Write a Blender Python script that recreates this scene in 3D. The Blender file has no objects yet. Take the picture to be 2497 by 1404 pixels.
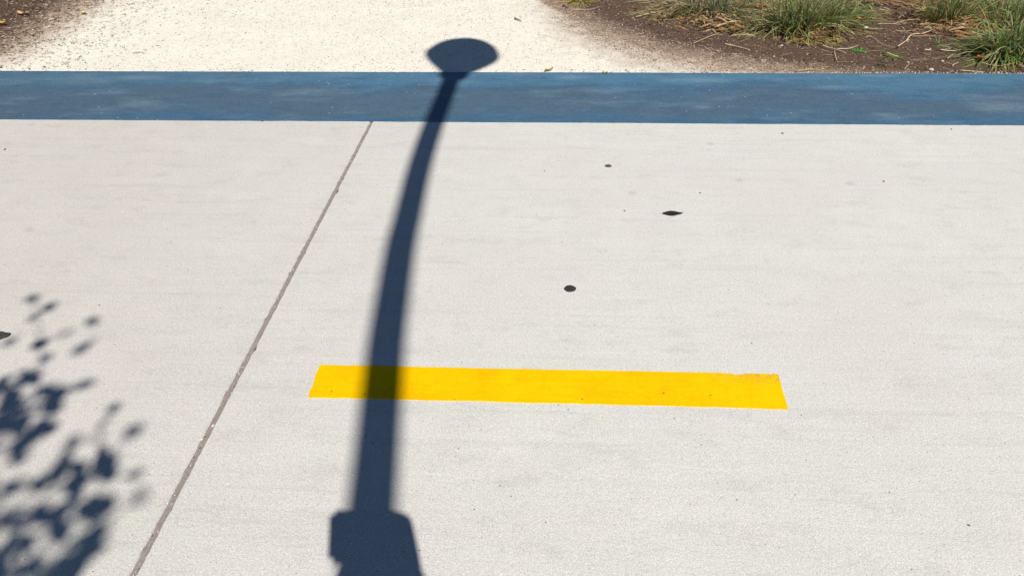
import bpy, bmesh, math, random
import numpy as np
from mathutils import Vector, Matrix, noise as mnoise

random.seed(7); np.random.seed(7)
R = random.uniform
sc = bpy.context.scene
COL = sc.collection

# ---------------------------------------------------------------- camera
CW, CH, CF = 2497.0, 1404.0, 1850.0           # photograph size and focal length in its pixels
YAW, PITCH, ROLL = -0.060827, 0.601405, -0.017459
EYE = Vector((0.0, 0.0, 1.5))
FW = Vector((math.sin(YAW)*math.cos(PITCH), math.cos(YAW)*math.cos(PITCH), -math.sin(PITCH)))
_r = Vector((math.cos(YAW), -math.sin(YAW), 0)); _u = _r.cross(FW)
RT = math.cos(ROLL)*_r + math.sin(ROLL)*_u
UP = -math.sin(ROLL)*_r + math.cos(ROLL)*_u
cam_d = bpy.data.cameras.new('camera'); cam = bpy.data.objects.new('camera', cam_d); COL.objects.link(cam)
cam_d.sensor_width = 36.0; cam_d.lens = CF/CW*36.0; cam_d.clip_start = 0.02; cam_d.clip_end = 1000
m = Matrix((RT, UP, -FW)).transposed().to_4x4(); m.translation = EYE
cam.matrix_world = m; sc.camera = cam

def at(px, py, z=0.0):
    d = RT*((px-CW/2)/CF) - UP*((py-CH/2)/CF) + FW
    return EYE + d*((z-EYE.z)/d.z)

# ---------------------------------------------------------------- light
SUN = Vector((0.22532, -0.59018, 0.77519)).normalized()      # towards the sun
world = bpy.data.worlds.new('World'); sc.world = world; world.use_nodes = True
wn = world.node_tree.nodes; wl = world.node_tree.links
sky = wn.new('ShaderNodeTexSky'); sky.sky_type = 'NISHITA'; sky.sun_disc = False
sky.sun_elevation = math.asin(SUN.z); sky.sun_rotation = math.atan2(SUN.x, SUN.y)
sky.air_density = 0.72; sky.dust_density = 0.0; sky.ozone_density = 3.5
wl.new(sky.outputs[0], wn['Background'].inputs[0]); wn['Background'].inputs[1].default_value = 0.05
sun_d = bpy.data.lights.new('sun', 'SUN'); sun_d.energy = 4.6; sun_d.angle = math.radians(0.53); sun_d.color = (1.0, 0.962, 0.905)
sun = bpy.data.objects.new('sun', sun_d); COL.objects.link(sun)
sun.rotation_euler = SUN.to_track_quat('Z', 'Y').to_euler()
vs = sc.view_settings; vs.view_transform = 'Standard'; vs.look = 'None'; vs.exposure = 0.36; vs.gamma = 1.0; vs.use_curve_mapping = False

# ---------------------------------------------------------------- helpers
def tag(o, label=None, cat=None, group=None, kind=None):
    if label: o['label'] = label
    if cat: o['category'] = cat
    if group: o['group'] = group
    if kind: o['kind'] = kind
    return o

def link(name, me, mat=None, parent=None, loc=None):
    o = bpy.data.objects.new(name, me); COL.objects.link(o)
    if mat is not None and me is not None:
        for mm in (mat if isinstance(mat, (list, tuple)) else [mat]): me.materials.append(mm)
    if parent: o.parent = parent
    if loc is not None: o.location = loc
    return o

def empty(name, loc=(0, 0, 0)):
    o = bpy.data.objects.new(name, None); COL.objects.link(o); o.location = loc; o.empty_display_size = .1
    return o

class MB:
    """collects polygons with an optional colour for each vertex"""
    def __init__(s): s.v = []; s.f = []; s.c = []
    def add(s, verts, faces, col=(1, 1, 1)):
        b = len(s.v); s.v += [tuple(x) for x in verts]; s.f += [tuple(i+b for i in q) for q in faces]
        s.c += [col]*len(verts)
    def mesh(s, name, smooth=False, origin=None):
        v = s.v if origin is None else [(a-origin[0], b-origin[1], c-origin[2]) for a, b, c in s.v]
        me = bpy.data.meshes.new(name); me.from_pydata(v, [], s.f)
        at_ = me.color_attributes.new('tint', 'FLOAT_COLOR', 'POINT')
        at_.data.foreach_set('color', np.array([(*c, 1.0) for c in s.c], 'f').ravel())
        if smooth: me.polygons.foreach_set('use_smooth', [True]*len(me.polygons))
        me.update(); return me

def tube(mb, pts, radii, n=16, cap=True, col=(1, 1, 1)):
    pts = [Vector(p) for p in pts]; rings = []; prev = None
    for i, p in enumerate(pts):
        d = (pts[min(i+1, len(pts)-1)] - pts[max(i-1, 0)]).normalized()
        if prev is None:
            a = d.orthogonal().normalized()
        else:
            a = (prev - d*prev.dot(d)).normalized()
        prev = a; b = d.cross(a)
        rings.append([p + (a*math.cos(t)+b*math.sin(t))*radii[i] for t in [2*math.pi*k/n for k in range(n)]])
    v = [x for r in rings for x in r]; f = []
    for i in range(len(pts)-1):
        for k in range(n):
            f.append((i*n+k, i*n+(k+1) % n, (i+1)*n+(k+1) % n, (i+1)*n+k))
    if cap: f.append(tuple(range(n))[::-1]); f.append(tuple((len(pts)-1)*n+k for k in range(n)))
    mb.add(v, f, col)

def spline(pts, n=8):
    """Catmull-Rom through points of any dimension"""
    P = [np.array(p, float) for p in pts]; P = [2*P[0]-P[1]] + P + [2*P[-1]-P[-2]]; out = []
    for i in range(1, len(P)-2):
        for k in range(n):
            t = k/n
            out.append(.5*((2*P[i]) + (-P[i-1]+P[i+1])*t + (2*P[i-1]-5*P[i]+4*P[i+1]-P[i+2])*t*t + (-P[i-1]+3*P[i]-3*P[i+1]+P[i+2])*t**3))
    out.append(P[-2]); return out

def pnoise(x, y, s, z=0.0): return mnoise.noise(Vector((x*s, y*s, z)))

# ---------------------------------------------------------------- material helpers
class Mat:
    def __init__(s, name, rough=.85, spec=.3):
        s.m = bpy.data.materials.new(name); s.m.use_nodes = True; s.t = s.m.node_tree; s.n = s.t.nodes
        s.b = s.n['Principled BSDF']; s.b.inputs['Roughness'].default_value = rough
        s.b.inputs['Specular IOR Level'].default_value = spec
        s.tc = s.n.new('ShaderNodeTexCoord'); s.co = s.tc.outputs['Object']
    def L(s, a, b): s.t.links.new(a, b)
    def mapping(s, scale, loc=(0, 0, 0), rot=(0, 0, 0)):
        q = s.n.new('ShaderNodeMapping'); q.inputs['Scale'].default_value = scale; q.inputs['Location'].default_value = loc
        q.inputs['Rotation'].default_value = rot
        s.L(s.co, q.inputs[0]); return q.outputs[0]
    def noise(s, scale, detail=3, rough=.55, co=None, dist=0.0):
        q = s.n.new('ShaderNodeTexNoise'); q.inputs['Scale'].default_value = scale; q.inputs['Detail'].default_value = detail
        q.inputs['Roughness'].default_value = rough; q.inputs['Distortion'].default_value = dist
        s.L(co or s.co, q.inputs['Vector']); return q.outputs['Fac']
    def voro(s, scale, co=None, out='Distance', rnd=1.0):
        q = s.n.new('ShaderNodeTexVoronoi'); q.inputs['Scale'].default_value = scale; q.inputs['Randomness'].default_value = rnd
        s.L(co or s.co, q.inputs['Vector']); return q.outputs[out]
    def ramp(s, x, a, b, lo=0.0, hi=1.0, smooth=False):
        q = s.n.new('ShaderNodeMapRange'); q.inputs[1].default_value = a; q.inputs[2].default_value = b
        q.inputs[3].default_value = lo; q.inputs[4].default_value = hi
        if smooth: q.interpolation_type = 'SMOOTHSTEP'
        s.L(x, q.inputs[0]); return q.outputs[0]
    def math(s, op, a, b=None):
        q = s.n.new('ShaderNodeMath'); q.operation = op
        for i, x in enumerate((a, b)):
            if x is None: continue
            if isinstance(x, (int, float)): q.inputs[i].default_value = x
            else: s.L(x, q.inputs[i])
        return q.outputs[0]
    def mix(s, fac, a, b, blend='MIX'):
        q = s.n.new('ShaderNodeMix'); q.data_type = 'RGBA'; q.blend_type = blend
        for i, x in ((0, fac), (6, a), (7, b)):
            if isinstance(x, (int, float)): q.inputs[i].default_value = x
            elif isinstance(x, tuple): q.inputs[i].default_value = (*x, 1.0)
            else: s.L(x, q.inputs[i])
        return q.outputs[2]
    def attr(s, name, out='Color'):
        q = s.n.new('ShaderNodeAttribute'); q.attribute_name = name; return q.outputs[out]
    def sep(s):
        q = s.n.new('ShaderNodeSeparateXYZ'); s.L(s.co, q.inputs[0]); return q.outputs
    def color(s, c):
        if isinstance(c, tuple): s.b.inputs['Base Color'].default_value = (*c, 1.0)
        else: s.L(c, s.b.inputs['Base Color'])
    def bump(s, h, strength=.3, dist=.002):
        q = s.n.new('ShaderNodeBump'); q.inputs['Strength'].default_value = strength; q.inputs['Distance'].default_value = dist
        s.L(h, q.inputs['Height']); s.L(q.outputs[0], s.b.inputs['Normal'])

XJ_ = -0.937
def concrete_mat():
    M = Mat('broom_finished_concrete', .9, .2)
    big = M.noise(0.9, 4, .6); mid = M.noise(5.5, 4, .6); fine = M.noise(260, 2, .6); fine2 = M.noise(95, 3, .65)
    streak = M.noise(1.0, 4, .65, M.mapping((3.0, 55.0, 1)))
    streak2 = M.noise(1.0, 3, .6, M.mapping((1.1, 14.0, 1), (3, 7, 0)))
    c = M.mix(M.ramp(big, .35, .65), (.580, .556, .525), (.590, .574, .535))
    c = M.mix(M.ramp(mid, .36, .66), c, (.548, .530, .498))
    c = M.mix(M.ramp(streak, .35, .70, 0, .35), c, (.510, .492, .460))
    c = M.mix(M.ramp(streak2, .52, .75, 0, .45), c, (.620, .606, .572))
    # worn greenish-yellow film in loose patches
    film = M.noise(2.3, 5, .65, M.mapping((.8, 2.1, 1), (11, 2, 0)))
    c = M.mix(M.ramp(film, .40, .68, 0, .80), c, (.545, .548, .485))
    blotch = M.noise(7.5, 5, .72, M.mapping((.8, 1.7, 1), (4, 21, 0)))
    c = M.mix(M.ramp(blotch, .53, .70, 0, .52), c, (.440, .425, .392))
    c = M.mix(M.ramp(M.noise(22, 4, .7), .56, .72, 0, .40), c, (.465, .452, .425))
    trowel = M.noise(1.0, 5, .7, M.mapping((.9, 24, 1), (9, 5, 0)))
    c = M.mix(M.ramp(trowel, .54, .70, 0, .42), c, (.445, .430, .402))
    # gradually pinker and duller towards the left, the fade wavering with noise
    x, y, z = M.sep()
    c = M.mix(1.0, c, M.mix(M.ramp(M.math('ADD', x, M.math('MULTIPLY', M.math('SUBTRACT', big, .5), 1.6)), -2.2, .1, 0, 1, True), (.905, .878, .868), (1.0, 1.0, 1.0)), 'MULTIPLY')
    pink = M.noise(1.3, 3, .5, M.mapping((1, 1, 1), (31, 12, 0)))
    c = M.mix(M.ramp(pink, .50, .72, 0, .45), c, (.545, .508, .482))
    # fine sand grain
    c = M.mix(M.ramp(fine, .28, .72, .86, 1.12), (0, 0, 0), c) if False else M.mix(1.0, c, M.mix(M.ramp(fine, .30, .70), (.74, .74, .74), (1.18, 1.18, 1.18)), 'MULTIPLY')
    c = M.mix(1.0, c, M.mix(M.ramp(fine2, .30, .70), (.92, .918, .915), (1.05, 1.05, 1.05)), 'MULTIPLY')
    # exposed aggregate: rare pale grains, rarer dark ones and pin-holes
    v = M.voro(150); vc = M.voro(150, out='Color')
    sepc = M.n.new('ShaderNodeSeparateColor'); M.L(vc, sepc.inputs[0])
    pale = M.math('MULTIPLY', M.ramp(v, .20, .34, 1, 0), M.ramp(sepc.outputs[0], .86, .90))
    c = M.mix(M.math('MULTIPLY', pale, .60), c, (.72, .71, .69))
    dark = M.math('MULTIPLY', M.ramp(v, .16, .30, 1, 0), M.ramp(sepc.outputs[1], .955, .975))
    c = M.mix(M.math('MULTIPLY', dark, .75), c, (.16, .15, .14))
    v2 = M.voro(34); vc2 = M.voro(34, out='Color')
    s2 = M.n.new('ShaderNodeSeparateColor'); M.L(vc2, s2.inputs[0])
    pit = M.math('MULTIPLY', M.ramp(v2, .05, .11, 1, 0), M.ramp(s2.outputs[0], .90, .93))
    c = M.mix(M.math('MULTIPLY', pit, .8), c, (.10, .095, .09))
    # old faint grey drips
    v3 = M.voro(3.1, M.mapping((1, 1, 1), (5, 3, 0))); wob = M.noise(25, 3, .6)
    v3 = M.math('ADD', v3, M.math('MULTIPLY', M.math('SUBTRACT', wob, .5), .10))
    vc3 = M.voro(3.1, M.mapping((1, 1, 1), (5, 3, 0)), 'Color'); s3 = M.n.new('ShaderNodeSeparateColor'); M.L(vc3, s3.inputs[0])
    drip = M.math('MULTIPLY', M.ramp(v3, .035, .075, 1, 0), M.ramp(s3.outputs[2], .55, .6))
    c = M.mix(M.math('MULTIPLY', drip, .38), c, (.33, .315, .305))
    M.color(c)
    h = M.math('ADD', M.math('MULTIPLY', fine, .6), M.math('ADD', M.math('MULTIPLY', streak, .6), M.math('MULTIPLY', fine2, .5)))
    M.bump(h, .55, .0022)
    return M.m

def blue_mat():
    M = Mat('worn_blue_paint', .62, .35)
    x, y, z = M.sep()
    wob = M.noise(2.2, 5, .65, M.mapping((.55, 1.6, 1)))
    yy = M.math('ADD', y, M.math('MULTIPLY', M.math('SUBTRACT', wob, .5), .95))
    base = M.mix(M.ramp(M.noise(6, 4, .6, M.mapping((.7, 2.5, 1))), .3, .7), (.040, .108, .182), (.060, .142, .225))
    # scuffed grey where people walk, brighter kept paint along the outer edge
    scuff = M.math('MULTIPLY', M.ramp(yy, 3.70, 3.86, 0, 1, True), M.ramp(yy, 4.02, 4.24, 1, 0, True))
    c = M.mix(M.math('MULTIPLY', scuff, .72), base, (.078, .120, .158))
    edge = M.ramp(yy, 4.12, 4.32, 0, 1, True)
    c = M.mix(M.math('MULTIPLY', edge, .55), c, (.088, .208, .300))
    # darker and greyer towards the left end, in uneven patches
    c = M.mix(M.math('MULTIPLY', M.ramp(x, -1.0, -3.4, 0, 1), M.ramp(wob, .35, .6, .15, .60)), c, (.055, .088, .112))
    cloud = M.noise(1.0, 5, .68, M.mapping((1.9, 5.5, 1), (2, 9, 0)))
    c = M.mix(M.ramp(cloud, .52, .74, 0, .55), c, (.170, .245, .310))
    brush = M.noise(1.0, 4, .7, M.mapping((7, 110, 1)))
    c = M.mix(M.ramp(brush, .50, .76, 0, .40), c, (.17, .245, .31))
    c = M.mix(M.ramp(M.noise(5, 5, .7, M.mapping((1, 2, 1), (8, 1, 0))), .50, .70, 0, .45), c, (.040, .085, .130))
    # chalky scuffs, each with a place of its own on the band
    for px, py, rx, ry, k in ((2440, 262, .20, .10, .55), (1722, 197, .17, .05, .55), (1392, 190, .13, .045, .5), (2030, 215, .16, .05, .4), (1330, 236, .10, .04, .22), (345, 190, .20, .05, .5), (215, 200, .25, .06, .3), (2160, 282, .10, .04, .4), (1712, 263, .07, .035, .5), (2140, 186, .12, .03, .5)):
        g = at(px, py); q = M.mapping((1/rx, 1/ry, 0), (-g.x/rx, -g.y/ry, 0)); ln = M.n.new('ShaderNodeVectorMath'); ln.operation = 'LENGTH'; M.L(q, ln.inputs[0])
        dd = M.math('ADD', ln.outputs['Value'], M.math('MULTIPLY', M.math('SUBTRACT', brush, .5), 3.6))
        c = M.mix(M.ramp(dd, .2, 1.15, k*.55, 0, True), c, (.27, .345, .405))
    fine = M.noise(170, 3, .7)
    c = M.mix(1.0, c, M.mix(M.ramp(fine, .28, .72), (.62, .64, .66), (1.38, 1.36, 1.34)), 'MULTIPLY')
    v = M.voro(17); vc = M.voro(17, out='Color'); s = M.n.new('ShaderNodeSeparateColor'); M.L(vc, s.inputs[0])
    chip = M.math('MULTIPLY', M.ramp(v, .045, .085, 1, 0), M.ramp(s.outputs[0], .66, .69))
    c = M.mix(chip, c, (.46, .49, .50))
    v = M.voro(60); vc = M.voro(60, out='Color'); s = M.n.new('ShaderNodeSeparateColor'); M.L(vc, s.inputs[0])
    chip = M.math('MULTIPLY', M.ramp(v, .12, .2, 1, 0), M.ramp(s.outputs[0], .95, .97))
    c = M.mix(M.math('MULTIPLY', chip, .7), c, (.34, .38, .40))
    c = M.mix(1.0, c, (.84, .85, .87), 'MULTIPLY'); M.color(c)
    M.bump(M.math('ADD', fine, M.math('MULTIPLY', brush, .7)), .5, .002)
    return M.m

def yellow_mat():
    M = Mat('yellow_line_paint', .8, .06)
    a = M.noise(7, 4, .6); f = M.noise(240, 2, .6); st = M.noise(1, 3, .6, M.mapping((5, 60, 1)))
    c = M.mix(M.ramp(a, .38, .68), (.78, .475, .0), (.76, .405, .0))
    c = M.mix(M.ramp(st, .5, .75, 0, .5), c, (.80, .510, .0))
    c = M.mix(M.ramp(M.noise(16, 5, .7), .55, .75, 0, .55), c, (.66, .330, .0))
    c = M.mix(1.0, c, M.mix(M.ramp(f, .3, .7), (.90, .89, .8), (1.06, 1.05, 1)), 'MULTIPLY')
    v = M.voro(30); vc = M.voro(30, out='Color'); s = M.n.new('ShaderNodeSeparateColor'); M.L(vc, s.inputs[0])
    dot = M.math('MULTIPLY', M.ramp(v, .06, .13, 1, 0), M.ramp(s.outputs[0], .90, .93))
    c = M.mix(M.math('MULTIPLY', dot, .8), c, (.16, .08, .01))
    # worn corner: bare specks of grit where the paint ran out
    x, y, z = M.sep()
    cor = M.math('MULTIPLY', M.ramp(x, .46, .64), M.ramp(y, 1.70, 1.735))
    g = M.voro(190); wear = M.math('MULTIPLY', cor, M.ramp(M.noise(120, 3, .7), .47, .60))
    c = M.mix(M.math('MULTIPLY', wear, .85), c, (.40, .24, .05))
    M.color(c); M.bump(M.math('ADD', f, st), .5, .0018)
    return M.m

def ground_mat():
    """pale decomposed granite with dark soil where the vertex attribute says so"""
    M = Mat('granite_grit_and_soil', .95, .15)
    soil = M.attr('soil', 'Fac')
    n1 = M.noise(9, 5, .65); n2 = M.noise(60, 4, .7); n3 = M.noise(1.0, 4, .7, M.mapping((45, 70, 45)))
    f = M.noise(240, 2, .6)
    w = M.math('ADD', soil, M.math('ADD', M.math('MULTIPLY', M.math('SUBTRACT', n1, .5), .55), M.math('MULTIPLY', M.math('SUBTRACT', n2, .5), .55)))
    # granite: cream, slightly clouded, with dark grains
    g = M.mix(M.ramp(M.noise(3, 4, .6), .35, .65), (.75, .705, .605), (.79, .745, .645))
    g = M.mix(M.ramp(n3, .50, .68, 0, .45), g, (.50, .45, .36))
    g = M.mix(1.0, g, M.mix(M.ramp(f, .3, .7), (.86, .86, .85), (1.08, 1.08, 1.08)), 'MULTIPLY')
    v = M.voro(70, M.mapping((.6, 1, 1))); vc = M.voro(70, M.mapping((.6, 1, 1)), 'Color'); s = M.n.new('ShaderNodeSeparateColor'); M.L(vc, s.inputs[0])
    gr = M.math('MULTIPLY', M.ramp(v, .22, .38, 1, 0), M.ramp(s.outputs[0], .80, .86))
    g = M.mix(M.math('MULTIPLY', gr, .65), g, (.26, .22, .17))
    # trodden transition of fine pinkish dust
    t = M.mix(M.ramp(n2, .3, .7), (.47, .355, .265), (.32, .230, .168))
    d = M.mix(M.ramp(n2, .34, .66), (.056, .032, .021), (.142, .086, .060))
    d = M.mix(M.ramp(n1, .45, .7, 0, .6), d, (.080, .060, .045))
    v = M.voro(90); vc = M.voro(90, out='Color'); s = M.n.new('ShaderNodeSeparateColor'); M.L(vc, s.inputs[0])
    gr = M.math('MULTIPLY', M.ramp(v, .20, .36, 1, 0), M.ramp(s.outputs[0], .92, .95))
    d = M.mix(M.math('MULTIPLY', gr, .8), d, (.50, .40, .33))
    c = M.mix(M.ramp(w, .08, .52, 0, 1), g, t)
    c = M.mix(M.ramp(w, .42, .86, 0, 1), c, d)
    M.color(c)
    M.bump(M.math('ADD', M.math('MULTIPLY', n2, 1.2), M.math('ADD', f, n3)), .6, .006)
    return M.m

def tint_mat(name, rough=.8, spec=.2, trans=0.0):
    M = Mat(name, rough, spec)
    n = M.noise(60, 3, .6)
    c = M.mix(1.0, M.attr('tint'), M.mix(M.ramp(n, .3, .7), (.75, .75, .75), (1.2, 1.2, 1.2)), 'MULTIPLY')
    M.color(c)
    if trans:
        tr = M.n.new('ShaderNodeBsdfTranslucent'); M.L(c, tr.inputs[0]); mx = M.n.new('ShaderNodeMixShader'); mx.inputs[0].default_value = trans
        out = M.n['Material Output']; M.L(M.b.outputs[0], mx.inputs[1]); M.L(tr.outputs[0], mx.inputs[2]); M.L(mx.outputs[0], out.inputs[0])
    return M.m

def plain(name, col, rough=.6, spec=.3, var=.25, scale=30, metal=0.0):
    M = Mat(name, rough, spec); n = M.noise(scale, 4, .6)
    M.color(M.mix(M.ramp(n, .3, .7), tuple(x*(1-var) for x in col), tuple(x*(1+var) for x in col)))
    M.b.inputs['Metallic'].default_value = metal; M.bump(n, .2, .002); return M.m

CONC, BLUE, YEL, GRD = concrete_mat(), blue_mat(), yellow_mat(), ground_mat()
BLADE = tint_mat('grass_blade', .5, .35, .38); CHIP = tint_mat('loose_bits', .9, .15); LEAF = tint_mat('leaf_surface', .6, .3, .15)
FILL = plain('joint_sealant', (.235, .205, .180), .9, .2, .22, 140); GUM = plain('trodden_gum', (.030, .028, .027), .8, .25, .35, 180)
METAL = plain('lamp_post_paint', (.05, .055, .06), .45, .4, .15, 12); LENS = plain('lamp_glass', (.6, .6, .57), .25, .5, .05, 8)
BARK = plain('bark', (.09, .065, .045), .95, .1, .4, 25); SUBBASE = plain('sub_base', (.2, .18, .16), .95, .1, .3, 10)

# ---------------------------------------------------------------- setting: ground sheet
Y_BACK, Y_FRONT, Y_LINE = 4.443, 3.675, 0     # far and near edge of the blue band
XJ = -0.937                                    # the expansion joint
def axis(lo, hi, d, far, k=1.35):
    a = list(np.arange(lo, hi+1e-6, d)); s = d; x = hi
    while x < far: s *= k; x += s; a.append(x)
    s = d; x = lo
    while x > -far: s *= k; x -= s; a.insert(0, x)
    return np.array(a)
GX = axis(-5.2, 4.6, .03, 250); GY = axis(4.40, 7.4, .025, 250)
# soil boundaries measured on the ground: right bank and left bank
RB = [at(1230, -60), at(1310, 0), at(1400, 52), at(1500, 95), at(1600, 128), at(1750, 156), at(1900, 176), at(2050, 190), at(2300, 214)]
LB = [at(300, -60), at(215, 0), at(140, 48), at(70, 92), at(0, 128), at(-150, 170), at(-400, 200)]
def below_right(x, y):
    """signed distance-like value, positive inside the soil bank at the right"""
    best = 1e9; sgn = 1
    for a, b in zip(RB[:-1], RB[1:]):
        dx, dy = b.x-a.x, b.y-a.y; t = max(0, min(1, ((x-a.x)*dx+(y-a.y)*dy)/(dx*dx+dy*dy)))
        ex, ey = x-a.x-t*dx, y-a.y-t*dy; d = math.hypot(ex, ey)
        if d < best: best = d; sgn = 1 if dx*ey-dy*ex > 0 else -1
    return best*sgn
def below_left(x, y):
    best = 1e9; sgn = 1
    for a, b in zip(LB[:-1], LB[1:]):
        dx, dy = b.x-a.x, b.y-a.y; t = max(0, min(1, ((x-a.x)*dx+(y-a.y)*dy)/(dx*dx+dy*dy)))
        ex, ey = x-a.x-t*dx, y-a.y-t*dy; d = math.hypot(ex, ey)
        if d < best: best = d; sgn = 1 if dx*ey-dy*ex < 0 else -1
    return best*sgn
def soil_at(x, y):
    r = below_right(x, y); l = below_left(x, y)
    # the right bank fades slowly towards the path, the left one is a drift of mulch
    a = .50 + r/(1.05 if r < 0 else .7); b = .50 + l/(.80 if l < 0 else .8)
    if r < 0: a -= .18*max(0, (y-4.9))
    if r < 0 and r > -.5: a += .16*pnoise(x, y, 2.2)
    return max(0.0, min(1.0, max(a, b)))
def ground_z(x, y, s=None):
    if y < Y_BACK-.005 or y > 60 or abs(x) > 60: return -0.03 if y < Y_BACK-.005 else 0.0
    if s is None: s = soil_at(x, y)
    e = min(1.0, (y-Y_BACK)/.5)
    z = -.006 + .004*pnoise(x, y, 3.0) + .0025*pnoise(x, y, 11.0)
    return z + e*s*(.018*pnoise(x, y, 1.6, 3)+.018 + .012*pnoise(x, y, 7, 5) + .006*pnoise(x, y, 22, 9))
gv, gs = [], []
for y in GY:
    for x in GX:
        s = soil_at(x, y) if (4.3 < y < 40 and abs(x) < 40) else 1.0
        gs.append(s); gv.append((x, y, ground_z(x, y, s)))
nx = len(GX); gf = [(j*nx+i, j*nx+i+1, (j+1)*nx+i+1, (j+1)*nx+i) for j in range(len(GY)-1) for i in range(nx-1)]
gm = bpy.data.meshes.new('ground'); gm.from_pydata(gv, [], gf)
a_ = gm.attributes.new('soil', 'FLOAT', 'POINT'); a_.data.foreach_set('value', np.array(gs, 'f'))
gm.polygons.foreach_set('use_smooth', [True]*len(gm.polygons))
ground = tag(link('ground', gm, GRD), kind='structure')

# ---------------------------------------------------------------- concrete path of slabs with a filled joint
def slab_mesh(x0, x1, y0, y1, seed):
    """a thick slab, its top edges slightly worn"""
    step = .012; random.seed(seed)
    def run(a, b, n): return [a+(b-a)*i/n for i in range(n+1)]
    ny = int(min(abs(y1-y0), 6)/step); ys = run(y0, y1, ny)
    mb = MB(); L, Rr = [], []
    def wear(y, k):
        w = .0016*pnoise(y, k, 30)+.0012*pnoise(y, k, 90)
        c = pnoise(y, k+5, 14); w += max(0, c-.34)*.020 + max(0, pnoise(y, k+8, 38)-.3)*.009
        return w
    for y in ys: L.append((x0 + max(-.001, wear(y, seed)), y)); Rr.append((x1 - max(-.001, wear(y, seed+3)), y))
    n = len(ys); v = []
    for (xa, y), (xb, _) in zip(L, Rr):
        v += [(xa-.001, y, -.14), (xa-.0005, y, -.004), (xa+.003, y, 0), (xb-.003, y, 0), (xb+.0005, y, -.004), (xb+.001, y, -.14)]
    f = []
    for i in range(n-1):
        for k in range(5): f.append((i*6+k, i*6+k+1, (i+1)*6+k+1, (i+1)*6+k))
    f.append((5, 4, 3, 2, 1, 0)); f.append(tuple((n-1)*6+k for k in range(6)))
    mb.add(v, f); return mb.mesh('slab')
PATH_Y0 = 0.0
bm_ = MB(); bm_.add([(-14, -3.2, -.16), (14, -3.2, -.16), (14, Y_BACK-.004, -.16), (-14, Y_BACK-.004, -.16), (-14, -3.2, -.12), (14, -3.2, -.12), (14, Y_BACK-.004, -.12), (-14, Y_BACK-.004, -.12)],
        [(3, 2, 1, 0), (4, 5, 6, 7), (0, 1, 5, 4), (1, 2, 6, 5), (2, 3, 7, 6), (3, 0, 4, 7)])
path = tag(link('concrete_path', bm_.mesh('concrete_path'), SUBBASE), kind='structure')
JW = .0165
for i, (a, b) in enumerate([(-13.0, XJ-3.8-JW/2), (XJ-3.8+JW/2, XJ-JW/2), (XJ+JW/2, XJ+4.2-JW/2), (XJ+4.2+JW/2, 13.0)]):
    link('slab', slab_mesh(a, b, -3.15, Y_BACK, 11+i*7), CONC, path)
for i, x in enumerate((XJ-3.8, XJ, XJ+4.2)):
    mb = MB(); ys = np.arange(-3.14, Y_BACK-.01, .01 if i == 1 else .05); v = []
    for y in ys:
        z = -.0042 + .0014*pnoise(y, i, 20) + .0012*pnoise(y, i, 70)
        v += [(x-JW/2-.002, y, z+.001), (x-.002+.002*pnoise(y, i, 12), y, z-.0016), (x+JW/2+.002, y, z+.0012)]
    n = len(ys); mb.add(v, [(q*3+k, q*3+k+1, q*3+k+4, q*3+k+3) for q in range(n-1) for k in (0, 1)])
    link('joint_sealant', mb.mesh('joint_sealant', True), FILL, path)
# grit caught in the visible joint
mb = MB(); random.seed(5)
for k in range(260):
    y = R(.8, 3.66); x = XJ + R(-.009, .009); s = R(.0010, .0026) * (1.5 if random.random() < .12 else 1)
    p = Vector((x, y, -.003)); c = random.choice([(.75, .72, .66)]*3+[(.45, .42, .38)]*2+[(.10, .09, .08)])
    v = [p+Vector((R(-1, 1)*s, R(-1, 1)*s*1.3, R(0, 1.3)*s)) for _ in range(5)]
    mb.add(v, [(0, 1, 2), (0, 2, 3), (0, 3, 4), (1, 2, 4), (2, 3, 4), (0, 1, 4), (1, 3, 4)], c)
tag(link('joint_grit', mb.mesh('joint_grit'), CHIP, path), kind='stuff')

# ---------------------------------------------------------------- paint on the path
def paint_sheet(xs, top, bot, thick, ny, dip=None):
    """a thin coat of paint: rows between a ragged near and far edge, with a lip all round"""
    mb = MB(); rows = []
    for x in xs:
        y0, y1 = bot(x), top(x); r = []
        for j in range(ny+1):
            y = y0+(y1-y0)*j/ny; z = thick
            if dip: z -= dip(x)
            r.append((x, y, z))
        rows.append([(x, y0, -.001)] + r + [(x, y1, -.001)])
    k = ny+3; v = [p for r in rows for p in r]; n = len(xs)
    f = [(i*k+j, (i+1)*k+j, (i+1)*k+j+1, i*k+j+1) for i in range(n-1) for j in range(k-1)]
    mb.add(v, f); return mb
def edge_n(x, k, a=1.0): return a*(.004*pnoise(x, k, 1.3)+.0025*pnoise(x, k, 7)+.0018*pnoise(x, k, 33)+.0012*pnoise(x, k, 90))
xs = list(np.arange(-12.9, -3.9, .25)) + list(np.arange(-3.9, 3.2, .008)) + list(np.arange(3.25, 12.9, .25))
def jdip(x):
    d = abs(x-XJ-.0); return .0022*max(0, 1-d/.016)
mb = paint_sheet(xs, lambda x: Y_BACK-.004+edge_n(x, 1, .7), lambda x: Y_FRONT+edge_n(x, 4)-max(0, pnoise(x, 9, 5)-.45)*.03, .0030, 6, jdip)
o = link('blue_painted_band', mb.mesh('blue_painted_band', False), BLUE)
tag(o, 'wide scuffed blue painted band along the far edge of the concrete path', 'painted band')

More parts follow.
